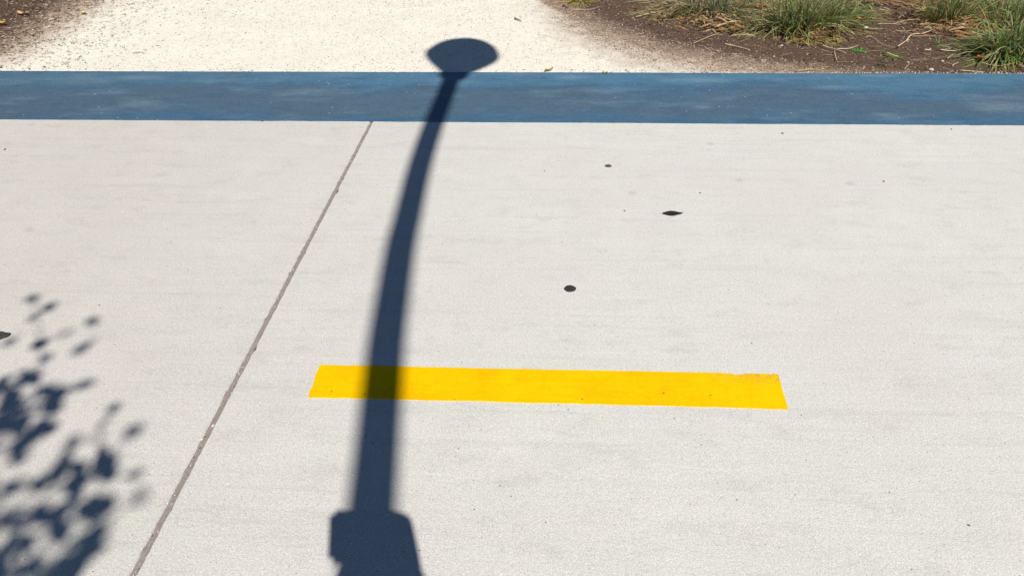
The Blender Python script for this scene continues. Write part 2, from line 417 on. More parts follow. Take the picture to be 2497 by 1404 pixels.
YL = [at(752, 967), at(780, 890), at(1897, 914), at(1922, 997)]
def yellow():
    mb = MB(); n = 170; rows = []
    for i in range(n+1):
        t = i/n; b = YL[0].lerp(YL[3], t); a = YL[1].lerp(YL[2], t)
        a = a + Vector((0, edge_n(a.x, 20, .9)+ (-.006 if .905 < t < .925 else 0), 0)); b = b + Vector((0, edge_n(b.x, 25, 1.0), 0))
        if t > .93: a.y += .0025*pnoise(a.x, 3, 120)
        r = []
        for j in range(7):
            q = b.lerp(a, j/6)
            if i in (0, n): q.x += .0035*pnoise(q.y, i, 25)+.002*pnoise(q.y, i, 80)
            r.append((q.x, q.y, .0022))
        rows.append([(r[0][0], r[0][1]-.0006, -.001)] + r + [(r[-1][0], r[-1][1]+.0006, -.001)])
    k = 9; v = [p for r in rows for p in r]
    f = [(i*k+j, (i+1)*k+j, (i+1)*k+j+1, i*k+j+1) for i in range(n) for j in range(k-1)]
    mb.add(v, f)
    for i, s in ((0, -1), (n, 1)):
        b0 = len(mb.v); e = rows[i]; mb.add([p for p in e] + [(p[0]+s*.0006, p[1], -.001) for p in e], [])
        mb.f += [(b0+j, b0+j+1, b0+k+j+1, b0+k+j) for j in range(k-1)]
    return mb.mesh('yellow_line')
o = link('yellow_painted_dash', yellow(), YEL)
tag(o, 'solid bright yellow painted dash on the pale concrete path', 'painted line')

# ---------------------------------------------------------------- street lamp behind the viewer (its shadow crosses the path)
def lift(px, py, t):
    return at(px, py) + SUN*t
SH = [(893, 1404, .0555, 4.85), (900, 1310, .0550, 5.20), (906, 1235, .0545, 5.50), (914, 1150, .0540, 5.78), (929, 975, .0535, 6.15), (942, 830, .0530, 6.36), (958, 720, .0525, 6.48), (976, 605, .0510, 6.52), (996, 519, .0490, 6.50),
      (1022, 410, .0475, 6.38), (1053, 314, .0455, 6.15), (1087, 228, .0430, 5.80), (1100, 194, .0430, 5.62), (1106, 184, .0430, 5.56)]
pts = [tuple(lift(x, y, t))+(r+.0082,) for x, y, r, t in SH]
base = Vector((pts[0][0]+.04, pts[0][1]-.22, 0.0))
low = [(base.x, base.y, 0.02, .078), (base.x, base.y, 1.2, .070), (base.x, base.y, 2.4, .063), (base.x-.004, base.y+.03, 3.1, .059)]
lamp = empty('street_lamp', base)
tag(lamp, 'tall curved street lamp with a bell shaped head, casting the long shadow', 'street lamp')
sp = spline(low+pts, 8)
mb = MB(); tube(mb, [p[:3] for p in sp], [p[3] for p in sp], 24)
link('pole', mb.mesh('pole', True, base), METAL, lamp)
mb = MB(); tube(mb, [base, base+Vector((0, 0, .03)), base+Vector((0, 0, .031)), base+Vector((0, 0, .16)), base+Vector((0, 0, .2))], [.17, .17, .11, .105, .075], 24)
link('base_plate', mb.mesh('base_plate', False, base), METAL, lamp)
HEAD_T = 3.45
hb = Vector(pts[-1][:3]); ht = lift(1141, 99, 5.05); ax = (ht-hb).normalized(); HLEN = (ht-hb).length
mb = MB(); tube(mb, [hb-ax*.02, hb-ax*.019, hb+ax*.05, hb+ax*.051], [.050, .084, .088, .05], 24)
link('collar', mb.mesh('collar', True, base), METAL, lamp)
prof = [(.03, .064), (.10, .080), (.25, .130), (.40, .182), (.50, .214), (.565, .231), (.59, .232)]
mb = MB(); tube(mb, [hb+ax*HLEN*a for a, r in prof], [r for a, r in prof], 40); link('lamp_shade', mb.mesh('lamp_shade', True, base), METAL, lamp)
prof = [(.59, .228), (.66, .221), (.75, .203), (.84, .168), (.92, .120), (.97, .070), (1.0, .012)]
mb = MB(); tube(mb, [hb+ax*HLEN*a for a, r in prof], [r for a, r in prof], 40); link('lens', mb.mesh('lens', True, base), LENS, lamp)

# ---------------------------------------------------------------- the photographer, holding the phone at the camera's place
PC = EYE - FW*.034 + RT*.012 + UP*.012
ph = empty('smartphone', PC)
tag(ph, 'smartphone in a dark case held out sideways by the person taking the picture', 'phone')
def slab_box(c, hx, hy, hz, name, mat, parent, bev=.012):
    bm = bmesh.new(); bmesh.ops.create_cube(bm, size=1)
    for v in bm.verts: v.co = Vector((v.co.x*2*hx, v.co.y*2*hy, v.co.z*2*hz))
    es = [e for e in bm.edges if abs(e.verts[0].co.z-e.verts[1].co.z) > 1e-4]
    bmesh.ops.bevel(bm, geom=es, offset=bev, segments=4, affect='EDGES')
    M3 = Matrix((RT, UP, -FW)).transposed()
    for v in bm.verts: v.co = M3 @ (v.co+Vector(c))
    me = bpy.data.meshes.new(name); bm.to_mesh(me); bm.free(); return link(name, me, mat, parent)
DARK = plain('dark_case', (.02, .02, .022), .5, .4, .1, 40); SKIN = plain('skin', (.50, .30, .21), .55, .35, .08, 30); CLOTH = plain('navy_cloth', (.03, .035, .05), .95, .1, .3, 60); HAIR = plain('brown_hair', (.05, .03, .02), .6, .3, .5, 90)
slab_box((0, -.009, 0), .086, .062, .005, 'case', DARK, ph)
slab_box((0, -.009, .0056), .080, .056, .0006, 'screen', plain('screen_glass', (.05, .06, .07), .1, .5, .1, 5), ph, .008)
for yy in (.022, -.005): slab_box((-.068, yy+.01, -.0065), .008, .008, .0015, 'camera_lens', DARK, ph, .006)
HC = at(942, 1418) + SUN*((1.57)/SUN.z)                 # head centre
def W3(a, b, c): return PC + RT*a + UP*b - FW*c          # place by the phone: right, up, towards the face
hx, hy = HC.x, HC.y - .03
J = []; Rd = []; E_ = []
def jt(p, r, par=None):
    J.append(tuple(p)); Rd.append(r)
    if par is not None: E_.append((par, len(J)-1))
    return len(J)-1
pel = jt((hx, hy-.05, .92), .145); wa = jt((hx, hy-.05, 1.05), .125, pel); ch = jt((hx, hy-.05, 1.24), .14, wa)
nb = jt((hx, hy-.04, 1.39), .065, ch); nk = jt((hx, hy-.02, 1.455), .052, nb); hd0 = jt((hx, hy+.005, 1.53), .078, nk); hd1 = jt((hx, hy+.005, 1.60), .088, hd0); hd2 = jt((hx, hy, 1.655), .066, hd1)
nose = jt((hx-.005, hy+.105, 1.565), .014, hd0)
for s in (-1, 1):
    sh = jt((hx+s*.17, hy-.05, 1.355), .06, ch)
    hip = jt((hx+s*.09, hy-.05, .84), .095, pel); kn = jt((hx+s*.10, hy-.02, .48), .062, hip); an = jt((hx+s*.11, hy-.06, .09), .042, kn); jt((hx+s*.12, hy-.10, .045), .040, an); jt((hx+s*.13, hy+.13, .035), .034, an)
    if s == 1:
        el = jt(Vector((hx-.09, hy+.10, 1.14)), .042, sh); wr = jt(W3(.106, -.105, .040), .040, el); pm = jt(W3(.122, -.030, .016), .052, wr)
        k1 = jt(W3(.086, .034, .010), .034, pm)
        for q, (u, ln) in enumerate(((.026, .060), (.006, .066), (-.014, .060), (-.034, .048))):
            a = jt(W3(.098, u, -.002), .010, pm if q else k1); b = jt(W3(.098-ln*.55, u+.004, -.014), .0085, a); jt(W3(.098-ln, u+.006, -.013), .0075, b)
        a = jt(W3(.090, -.018, .022), .0115, pm); jt(W3(.060, -.008, .019), .0095, a)
    else:
        el = jt((hx-.26, hy-.08, 1.07), .046, sh); wr = jt((hx-.27, hy-.01, .84), .030, el); pm = jt((hx-.27, hy+.02, .76), .034, wr)
        for q in range(4):
            a = jt((hx-.275, hy-.012+.022*q, .70), .0095, pm); b = jt((hx-.265, hy-.008+.022*q, .665), .0085, a); jt((hx-.25, hy-.006+.022*q, .64+.008*abs(q-1.5)), .0075, b)
        a = jt((hx-.25, hy+.055, .74), .011, pm); jt((hx-.245, hy+.068, .70), .009, a)
pb = Vector((hx, hy, 0)); me = bpy.data.meshes.new('person'); me.from_pydata([tuple(Vector(j)-pb) for j in J], E_, [])
person = link('person', me, SKIN, None, pb)
sk = person.modifiers.new('skin', 'SKIN'); sk.use_smooth_shade = True
sv = me.skin_vertices[0].data
for i, r in enumerate(Rd): sv[i].radius = (r, r)
sv[pel].use_root = True
ss = person.modifiers.new('sub', 'SUBSURF'); ss.levels = 2; ss.render_levels = 2
tag(person, 'person in dark clothes standing at the camera, holding a phone out in one hand', 'person')
def blob(name, rings, mat, parent, org, n=20):
    mb = MB(); tube(mb, [Vector(c)-org for c, r in rings], [r for c, r in rings], n); return link(name, mb.mesh(name, True), mat, parent)
blob('hair', [((hx, hy-.035, 1.40), .060), ((hx, hy-.035, 1.46), .092), ((hx, hy-.03, 1.53), .101), ((hx, hy-.02, 1.60), .105), ((hx, hy-.012, 1.655), .094), ((hx, hy-.01, 1.695), .060), ((hx, hy-.01, 1.71), .015)], HAIR, person, pb)
blob('shirt', [((hx, hy-.05, .86), .175), ((hx, hy-.05, 1.0), .165), ((hx, hy-.05, 1.2), .18), ((hx, hy-.05, 1.33), .155), ((hx, hy-.045, 1.39), .09), ((hx, hy-.045, 1.40), .07)], CLOTH, person, pb)
for s in (-1, 1):
    blob('trouser_leg', [((hx+s*.085, hy-.05, .90), .115), ((hx+s*.095, hy-.035, .5), .085), ((hx+s*.11, hy-.06, .11), .062)], CLOTH, person, pb)
    blob('shoe', [((hx+s*.115, hy-.13, .045), .044), ((hx+s*.12, hy-.04, .050), .052), ((hx+s*.128, hy+.09, .045), .048), ((hx+s*.132, hy+.17, .035), .030)], DARK, person, pb)

# ---------------------------------------------------------------- tree behind the viewer at the left (its leaves dapple the corner)
random.seed(21)
tb = Vector((-2.2, -3.6, 0)); tree = empty('broadleaf_tree', tb)
tag(tree, 'small leafy tree behind the viewer at the left, dappling the path corner with shade', 'tree')
mb = MB(); fork = tb+Vector((.25, .35, 2.9))
tpts = spline([tuple(tb)+(.13,), tuple(tb+Vector((.05, .05, .6)))+(.105,), tuple(tb+Vector((.02, .2, 1.4)))+(.095,), tuple(fork)+(.085,)], 6)
tube(mb, [p[:3] for p in tpts], [p[3] for p in tpts], 14); link('trunk', mb.mesh('trunk', True, tb), BARK, tree)
def leaf_quad(mb, p, L, w, d, nrm, col, fold=.15):
    d = d.normalized(); s = nrm.cross(d).normalized(); n = d.cross(s)
    mb.add([p, p+d*L*.35+s*w*.5+n*w*fold, p+d*L*.7+s*w*.42+n*w*fold, p+d*L, p+d*L*.7-s*w*.42+n*w*fold, p+d*L*.35-s*w*.5+n*w*fold, p+d*L*.5],
           [(0, 1, 6), (1, 2, 6), (2, 3, 6), (3, 4, 6), (4, 5, 6), (5, 0, 6)], col)
def leaf_col():
    k = R(.7, 1.3); return (.045*k, .095*k, .022*k)
crown = MB(); twig = MB()
spots = [(78, 727, 1), (117, 750, 1.2), (225, 783, 1), (160, 812, .8), (98, 838, 1.2), (197, 851, 1.1), (112, 872, .9), (25, 832, 1), (80, 922, 1.2), (115, 955, 1.3), (130, 990, 1.4), (150, 958, 1), (200, 938, .9), (222, 934, .7),
    (278, 997, .95), (325, 1050, 1.15), (240, 1062, .9), (178, 1080, 1.1), (100, 1045, 1.4), (50, 1085, 1.3), (48, 1115, 1.2), (253, 1122, 1.5), (262, 1150, 1.4), (255, 1140, 1.5), (330, 1155, .85), (343, 1210, 1.05), (148, 1145, 1.4), (190, 1140, 1.2), (182, 1185, 1.5), (196, 1168, 1.3),
    (95, 1183, 1.2), (20, 1190, 1.2), (45, 1182, 1), (218, 1238, 1.6), (252, 1232, 1.6), (236, 1234, 1.7), (152, 1245, 1.3), (146, 1285, 1.5), (140, 1308, 1.4), (238, 1298, 1.4), (228, 1325, 1.6), (205, 1345, 1.4), (178, 1370, 1.5), (165, 1396, 1.6), (100, 1240, 1.1), (95, 1262, 1)]
for x, y, k in spots:
    k *= .84 if y > 1100 else (.86 if k < 1.25 else 1.0)
    t = R(4.8, 6.2) if k < 1.0 else R(4.0, 5.4); c = lift(x, y, t); d = Vector((R(-1, 1), R(-1, 1), R(-.5, .5))).normalized()
    nrm = (SUN+Vector((R(-.5, .5), R(-.5, .5), R(-.4, .4)))).normalized(); d = (d-nrm*d.dot(nrm)).normalized()
    leaf_quad(crown, c-d*.032*k, .060*k, .048*k, d, nrm, leaf_col())
    if random.random() < .55:
        d2 = (d+Vector((R(-1, 1), R(-1, 1), R(-1, 1)))).normalized(); leaf_quad(crown, c+d*R(-.02, .03), .050*k, .028*k, d2, nrm, leaf_col())
for x, y, n, s in [(14, 950, 17, 28), (36, 995, 14, 26), (12, 1035, 14, 28), (14, 1262, 10, 26), (55, 1300, 9, 28), (26, 1375, 15, 36), (95, 1388, 7, 24), (0, 1400, 10, 40), (60, 1060, 5, 40), (180, 1180, 6, 40), (-40, 980, 14, 55), (-60, 1100, 10, 60), (-60, 1250, 18, 60), (-80, 1380, 20, 70), (60, 1450, 16, 60), (150, 1470, 10, 50)]:
    for k in range(n):
        c = lift(random.gauss(x, s*.55), random.gauss(y, s*.5), R(3.9, 5.8)); d = Vector((R(-1, 1), R(-1, 1), R(-.8, .5))).normalized()
        leaf_quad(crown, c, R(.045, .075), R(.024, .042), d, (SUN+Vector((R(-1, 1), R(-1, 1), R(-1, 1)))*.8).normalized(), leaf_col())
# the bulk of the crown, out over the left where the frame does not reach
ctr = Vector((-1.75, -2.5, 4.7))
limb_ends = []
for k in range(13):
    a = k*2.4; e = ctr + Vector((math.cos(a)*R(.5, 1.0)-.35, math.sin(a)*R(.4, .8)-.1, R(-.5, .7)))
    limb_ends.append(e)
limb_ends += [lift(-40, 1010, 5.5), lift(-40, 1330, 5.4), lift(-120, 1180, 5.6)]
n_leaf = 0
def shadow_px(p):
    g = p - SUN*(p.z/SUN.z); d = g-EYE; zc = d.dot(FW); return CW/2+CF*d.dot(RT)/zc, CH/2-CF*d.dot(UP)/zc
for e in limb_ends:
    mid = fork.lerp(e, .5)+Vector((R(-.1, .1), R(-.1, .1), R(.05, .25)))
    q = spline([tuple(fork)+(.045,), tuple(mid)+(.026,), tuple(e)+(.008,)], 6)
    mb = MB(); tube(mb, [p[:3] for p in q], [p[3] for p in q], 8); link('limb', mb.mesh('limb', True, tb), BARK, tree)
    for k in range(150):
        p = e + Vector((random.gauss(0, .26), random.gauss(0, .26), random.gauss(0, .2)))
        sx, sy = shadow_px(p)
        if sx > -60 and sy < 1460: continue
        leaf_quad(crown, p, R(.06, .09), R(.035, .055), Vector((R(-1, 1), R(-1, 1), R(-.9, .4))), Vector((R(-.7, .7), R(-.7, .7), 1)), leaf_col())
for pts_ in ([(40, 1005), (95, 985), (150, 958), (225, 934)], [(40, 1005), (85, 960), (100, 845), (80, 730)], [(60, 1320), (150, 1260), (200, 1180), (255, 1120), (325, 1050)], [(60, 1320), (160, 1395), (205, 1345), (240, 1290), (343, 1210)], [(-60, 1180), (30, 1190), (100, 1182), (150, 1148)]):
    q = spline([tuple(lift(x, y, 4.7)) for x, y in pts_], 5); tube(twig, q, [.006-.004*i/len(q) for i in range(len(q))], 5)
cr = link('crown', crown.mesh('crown', False, tb), LEAF, tree); link('twigs', twig.mesh('twigs', False, tb), BARK, tree)

# ---------------------------------------------------------------- small things lying on the concrete
def blot(name, px, py, rx, ry, h, mat, label, cat, group=None, n=22, shape=None, seed=0):
    c = at(px, py); random.seed(seed); mb = MB(); ring = []
    for ring_k, (f, z) in enumerate(((1.0, .0006), (.93, h*.7), (.6, h), (.25, h*.85))):
        for i in range(n):
            a = 2*math.pi*i/n; r = 1+.10*pnoise(math.cos(a), math.sin(a), 1.4, seed)+.06*pnoise(math.cos(a), math.sin(a), 4, seed+3)
            if shape: r *= shape(a)
            ring.append((math.cos(a)*rx*r*f, math.sin(a)*ry*r*f, z*(1+.35*pnoise(math.cos(a)*f, math.sin(a)*f, 3, seed))))
    f = [(k*n+i, k*n+(i+1) % n, (k+1)*n+(i+1) % n, (k+1)*n+i) for k in range(3) for i in range(n)] + [tuple(3*n+i for i in range(n))]
    mb.add(ring, f); o = link(name, mb.mesh(name, True), mat, None, (c.x, c.y, .0))
    tag(o, label, cat, group); return o
blot('gum_spot', 1390, 704, .0215, .0205, .0030, GUM, 'largest round black trodden gum spot, just above the yellow dash', 'gum spot', 'black spots on the concrete', seed=2)
blot('gum_spot', 1483, 405, .0165, .0150, .0022, plain('old_grey_gum', (.075, .07, .065), .85, .2, .8, 320), 'small mottled grey trodden gum spot nearest the blue band', 'gum spot', 'black spots on the concrete', seed=5)
blot('gum_spot', 2, 819, .027, .024, .0035, plain('rough_tar', (.040, .036, .034), .85, .2, .7, 150), 'ragged black blot of tar at the left edge of the picture', 'gum spot', 'black spots on the concrete', seed=8, shape=lambda a: 1+.18*math.sin(3*a+.6))
def curled_scrap():
    mb = MB(); n = 12; v = []
    for i in range(n+1):
        t = i/n; x = (t-.5)*.080; w = .034*math.sin(math.pi*t**.9)**1.7+.0012; z = .002+.008*abs(t-.5)**1.6*2
        for j in range(5):
            q = j/4-.5; v.append((x, q*w+(.006*math.sin(t*3)), z+.012*q*q*(1 if q > 0 else .4)))
    f = [(i*5+j, (i+1)*5+j, (i+1)*5+j+1, i*5+j+1) for i in range(n) for j in range(4)]
    mb.add(v, f, (.022, .019, .015)); me = mb.mesh('dead_leaf', True); return me
c = at(1640, 524); o = link('dead_leaf', curled_scrap(), CHIP, None, (c.x, c.y, .001)); so = o.modifiers.new('thick', 'SOLIDIFY'); so.thickness = .0008
tag(o, 'dark curled dead leaf lying alone on the concrete right of the gum spots', 'dead leaf')
# crumbs on the concrete, the few that show
mb = MB(); random.seed(9)
def crumb(mb, p, s, c, flat=.6, el=1.6, n=5):
    a = R(0, math.pi); ca, sa = math.cos(a), math.sin(a); v = []
    for i in range(n):
        t = 2*math.pi*i/n + R(-.3, .3); x, y = math.cos(t)*s*el*.5*R(.7, 1.1), math.sin(t)*s*.5*R(.7, 1.1)
        v.append(p+Vector((x*ca-y*sa, x*sa+y*ca, 0)))
    v.append(p+Vector((R(-.2, .2)*s, R(-.2, .2)*s, s*flat)))
    mb.add(v, [(i, (i+1) % n, n) for i in range(n)], c)
for px, py, s in [(1707, 471, .008), (1908, 326, .011), (2320, 316, .009), (2155, 443, .009), (1328, 417, .006), (1833, 836, .005), (242, 744, .005), (1370, 590, .004), (1523, 514, .008), (2362, 1280, .006), (640, 296, .01), (12, 365, .012)]:
    crumb(mb, at(px, py)+Vector((0, 0, .0006)), s, (.06, .05, .045), .5, 1.5, 6)
for k in range(420):
    p = at(R(-60, 2560), R(300, 1404)**1.0); 
    if p.y > Y_FRONT-.01: continue
    crumb(mb, p+Vector((0, 0, .0004)), R(.0012, .0032), random.choice([(.10, .09, .08), (.16, .13, .10), (.25, .22, .2), (.78, .76, .72), (.7, .68, .62)]), .6, 1.4, 4)
tag(link('loose_grit', mb.mesh('loose_grit'), CHIP), 'fine dark and pale grit scattered over the concrete path', 'grit', kind='stuff')

# ---------------------------------------------------------------- loose bits on the ground beyond the band
def gp(px, py, dz=0.0):
    p = at(px, py); return Vector((p.x, p.y, ground_z(p.x, p.y)+dz))
def sliver(mb, p, L, w, c, a=None, h=.4, tilt=.1):
    a = R(0, math.pi) if a is None else a; d = Vector((math.cos(a), math.sin(a), R(-tilt, tilt))); s = Vector((-math.sin(a), math.cos(a), 0))
    q = p+Vector((0, 0, w*h*.5)); b = Vector((0, 0, w*h)); m_ = q+s*w*R(-.6, .6)
    mb.add([q-d*L/2, m_-s*w/2, m_+s*w/2, q+d*L/2, m_+b], [(0, 1, 4), (1, 3, 4), (3, 2, 4), (2, 0, 4)], c)
random.seed(31)
grit = MB(); crumbs = MB(); mulch = MB(); litter = MB()
def rnd_ground(x0=-4.7, x1=3.9, y0=Y_BACK+.005, y1=6.5):
    return R(x0, x1), y0+(y1-y0)*random.random()
for k in range(20000):
    x, y = rnd_ground(); s = soil_at(x, y); l = below_left(x, y); r = below_right(x, y); z = ground_z(x, y, s); p = Vector((x, y, z+.001))
    if -1.05 < l < .1 and random.random() < .70*(1-(-l/1.05)**.6 if l < 0 else 1):   # chips straying from the mulch onto the path
        for q in range(2):
            c = random.choice([(.07, .05, .035), (.11, .08, .055), (.16, .12, .085), (.24, .18, .13), (.40, .33, .25)])
            sliver(mulch, p+Vector((R(-.02, .02), R(-.02, .02), R(0, .003))), R(.010, .032), R(.003, .006), c, random.gauss(0, .9), .5, .15)
    if s < .32:      # the pale path
        dens = .30 + .50*max(0, pnoise(x, y, 1.1, 4)+.2) + .5*s
        if y < Y_BACK+.07: dens += .2 + (.45 if x > .1 else 0)
        if random.random() > dens: continue
        c = random.choice([(.10, .085, .06), (.16, .13, .09), (.07, .06, .05), (.30, .24, .17), (.22, .19, .14)])
        big = 1.7 if random.random() < .05 else 1
        if random.random() < .55: sliver(grit, p, R(.006, .017)*big, R(.002, .0045)*big, c, random.gauss(.1, .8))
        else: crumb(grit, p, R(.003, .007)*big, c, .5, 1.5, 5)
    elif l > r:      # mulch drift, left
        for q in range(2):
            p2 = p+Vector((R(-.02, .02), R(-.02, .02), R(0, .006)))
            dark = random.random() < min(.9, .10+.85*s)
            c = random.choice([(.045, .03, .02), (.07, .045, .03), (.10, .07, .05), (.13, .09, .065)]) if dark else random.choice([(.42, .34, .25), (.30, .23, .16), (.5, .42, .33)])
            sliver(mulch, p2, R(.012, .042), R(.003, .008), c, random.gauss(.0, .9), .7, .3)
    else:
        u = random.random()
        if s < .85:      # chips and straw dust where the bank thins out
            for q in range(3):
                c = random.choice([(.10, .065, .045), (.15, .10, .07), (.22, .155, .11), (.50, .40, .29), (.60, .50, .38), (.42, .31, .21)])
                sliver(crumbs, p+Vector((R(-.04, .04), R(-.03, .03), .001)), R(.006, .020), R(.0025, .005), c, random.gauss(0, 1), .5, .15)
        if u < .30*(1 if s > .6 else .5): crumb(crumbs, p, R(.003, .009), random.choice([(.42, .32, .24), (.50, .42, .34), (.34, .25, .18), (.30, .22, .16), (.56, .49, .41)]), .5, 1.5, 5)
        elif u < (.70 if s > .75 else .42): crumb(crumbs, p, R(.005, .016)*(1 if s > .75 else .6), random.choice([(.06, .04, .03), (.10, .068, .053), (.13, .09, .07), (.045, .032, .025)]), .6, 1.4, 6)
        elif u < .9: sliver(crumbs, p, R(.010, .035), R(.002, .005), random.choice([(.09, .06, .045), (.14, .095, .07), (.30, .20, .13), (.38, .28, .19), (.05, .035, .03)]), random.gauss(0, 1), .5, .2)
# white grit swept against the outer edge of the band, right half
for k in range(900):
    x = R(.9, 3.2); p = Vector((x, Y_BACK+abs(random.gauss(0, .018)), .0)); p.z = ground_z(p.x, p.y+.006)+.001
    crumb(crumbs, p, R(.003, .008), random.choice([(.62, .55, .47), (.7, .65, .58), (.45, .37, .3)]), .6, 1.4, 5)
tag(link('gravel_grit', grit.mesh('gravel_grit'), CHIP), 'dark bark specks and grit strewn over the cream gravel path', 'grit', kind='stuff')
tag(link('soil_crumbs', crumbs.mesh('soil_crumbs'), CHIP), 'crumbled brown soil and pale grit below the grass', 'soil', kind='stuff')
tag(link('bark_mulch', mulch.mesh('bark_mulch'), CHIP), 'drift of brown shredded bark mulch in the upper left corner', 'mulch', kind='stuff')

def ribbon(mb, p, d, L, w, c0, c1, droop, n=4, twist=0.0, side=None):
    """one grass blade: starts along d, bends down with length"""
    d = d.normalized(); s = side or d.cross(Vector((0, 0, 1)))
    if s.length < 1e-3: s = Vector((1, 0, 0))
    s.normalize(); q = p.copy(); b = len(mb.v); vs_, cs = [], []
    for i in range(n+1):
        t = i/n; ww = w*(1-t**1.6)*.5 + .0004; sv_ = (s*math.cos(twist*t)+d.cross(s)*math.sin(twist*t))
        vs_ += [q-sv_*ww, q+sv_*ww]; c = tuple(a+(e-a)*t for a, e in zip(c0, c1)); cs += [c, c]
        d = (d+Vector((0, 0, -droop/n))).normalized(); q = q+d*L/n
        zz = ground_z(q.x, q.y, 1.0)+.004 if 4.45 < q.y < 9 else .004
        if q.z < zz: q.z = zz; d.z = max(d.z, 0)
    mb.v += [tuple(v) for v in vs_]; mb.c += cs
    mb.f += [(b+2*i, b+2*i+1, b+2*i+3, b+2*i+2) for i in range(n)]

GREENS = [((.110, .135, .035), (.230, .330, .075)), ((.090, .145, .035), (.150, .290, .070)), ((.210, .195, .055), (.430, .430, .140)), ((.075, .120, .035), (.170, .270, .090))]
GREYG = [((.120, .130, .060), (.27, .30, .15)), ((.09, .11, .05), (.20, .24, .11)), ((.16, .15, .07), (.40, .38, .20)), ((.07, .11, .04), (.15, .24, .08))]
STRAW = [((.36, .26, .12), (.52, .40, .20)), ((.28, .18, .08), (.42, .28, .13)), ((.45, .36, .20), (.62, .52, .32)), ((.22, .13, .06), (.34, .20, .09))]
YELLOW = [((.38, .28, .08), (.55, .45, .14)), ((.30, .25, .07), (.45, .40, .12))]
def tuft(px, py, rad, n_green, n_dry, L, label, lean=(0, 0), greens=GREENS, dry=STRAW, droop=1.2, spread=.8, group='grass tufts on the soil bank', seed=0, width=.006, sq=.6):
    random.seed(seed+100); c = gp(px, py); root = empty('grass_tuft', c); tag(root, label, 'grass tuft', group)
    for nm, n, pal, k in (('green_blades', n_green, greens, 1.0), ('dry_blades', n_dry, dry, .8)):
        if not n: continue
        mb = MB()
        for i in range(int(n*(.72 if nm[0] == 'g' else 1.25))):
            a = R(0, 2*math.pi); r = rad*math.sqrt(random.random()); x, y = c.x+math.cos(a)*r, c.y+math.sin(a)*r*sq
            if y < Y_BACK+.02: y = Y_BACK+.02
            p = Vector((x, y, ground_z(x, y, 1.0)-.004)); out = Vector((math.cos(a)*r/rad+R(-.7, .7), math.sin(a)*r/rad+R(-.7, .7), 0))*spread*(1.5 if nm[0] == 'd' else 1)
            d = out+Vector((lean[0], lean[1], 1.0 if nm[0] == 'g' else R(.15, .8)))
            c0, c1 = random.choice(pal); f = R(.75, 1.25); c0 = tuple(v*f for v in c0); c1 = tuple(v*f for v in c1)
            if nm[0] == 'g' and random.random() < .34: c1 = (.42*f, .40*f, .20*f)
            ribbon(mb, p, d, L*k*R(.55, 1.15), width*R(.7, 1.55), c0, c1, droop*R(.5, 1.6), 5, R(-1.2, 1.2))
        link(nm, mb.mesh(nm, False, c), BLADE, root)
    return root
T = [
 dict(px=1412, py=8, rad=.07, n_green=30, n_dry=70, L=.15, label='small faded yellow grass tuft at the top edge, leftmost of all the tufts', dry=YELLOW, droop=1.5),
 dict(px=1662, py=34, rad=.12, n_green=110, n_dry=190, L=.36, label='straggly half dry grass tuft combed over to the left', lean=(-1.0, -.35), greens=GREYG, droop=1.5),
 dict(px=1742, py=44, rad=.15, n_green=270, n_dry=150, L=.34, label='grey green grass tuft beside the straggly dry one', lean=(-.1, -.2), greens=GREYG, droop=1.3),
 dict(px=1852, py=24, rad=.16, n_green=50, n_dry=280, L=.25, label='ochre yellow dry grass clump between two green tufts', dry=YELLOW+STRAW, droop=1.2),
 dict(px=1846, py=76, rad=.10, n_green=130, n_dry=110, L=.27, label='low dark grass tuft flattened sideways below the ochre clump', lean=(-.8, -.4), greens=GREYG, droop=1.8),
 dict(px=1945, py=78, rad=.17, n_green=460, n_dry=170, L=.36, label='tall lush green grass tuft in the middle of the bank', lean=(0, -.15), droop=1.0, spread=.6),
 dict(px=2022, py=72, rad=.14, n_green=280, n_dry=130, L=.31, label='lush green grass tuft with yellow stems right of the tallest one', lean=(.15, -.25), droop=1.15, spread=.7),
 dict(px=1985, py=98, rad=.10, n_green=30, n_dry=170, L=.17, label='yellowed dry grass fringe in front of the lush green tufts', lean=(0, -.4), dry=YELLOW+STRAW[:1], droop=1.3),
 dict(px=2082, py=48, rad=.07, n_green=120, n_dry=60, L=.22, label='small green grass tuft right of the lush ones, by bare soil', lean=(.2, -.2), droop=1.2),
 dict(px=2306, py=60, rad=.12, n_green=190, n_dry=150, L=.34, label='upright green grass tuft growing through brown leaf litter', lean=(0, -.05), droop=.8, spread=.5),
 dict(px=2395, py=34, rad=.18, n_green=190, n_dry=170, L=.30, label='loose grass tuft at the top edge between two greener tufts', droop=1.1),
 dict(px=2440, py=140, rad=.11, n_green=330, n_dry=60, L=.34, label='dark green grass tuft arching towards the band, nearest of all the tufts', lean=(-.4, -.2), droop=1.6, width=.009, seed=3),
 dict(px=2494, py=128, rad=.13, n_green=300, n_dry=120, L=.32, label='bright green grass tuft cut off by the right edge of the picture', lean=(-.1, -.1), droop=1.1, width=.008),
 dict(px=2470, py=62, rad=.20, n_green=360, n_dry=130, L=.34, label='tall grass tuft in the upper right corner', droop=1.0),
 dict(px=1590, py=-20, rad=.14, n_green=160, n_dry=110, L=.26, label='dim grass tuft cut off by the top edge above the combed over one', greens=GREYG, lean=(-.3, -.2)),
 dict(px=1720, py=-18, rad=.16, n_green=260, n_dry=100, L=.30, label='grass tuft cut off by the top edge above the grey green one', lean=(0, -.2), greens=GREYG),
 dict(px=1960, py=-12, rad=.18, n_green=300, n_dry=140, L=.30, label='grass tuft cut off by the top edge behind the tallest green one', lean=(0, -.2)),
 dict(px=2320, py=-14, rad=.16, n_green=220, n_dry=130, L=.30, label='grass tuft cut off by the top edge above the brown leaf litter', lean=(0, -.2)),
]
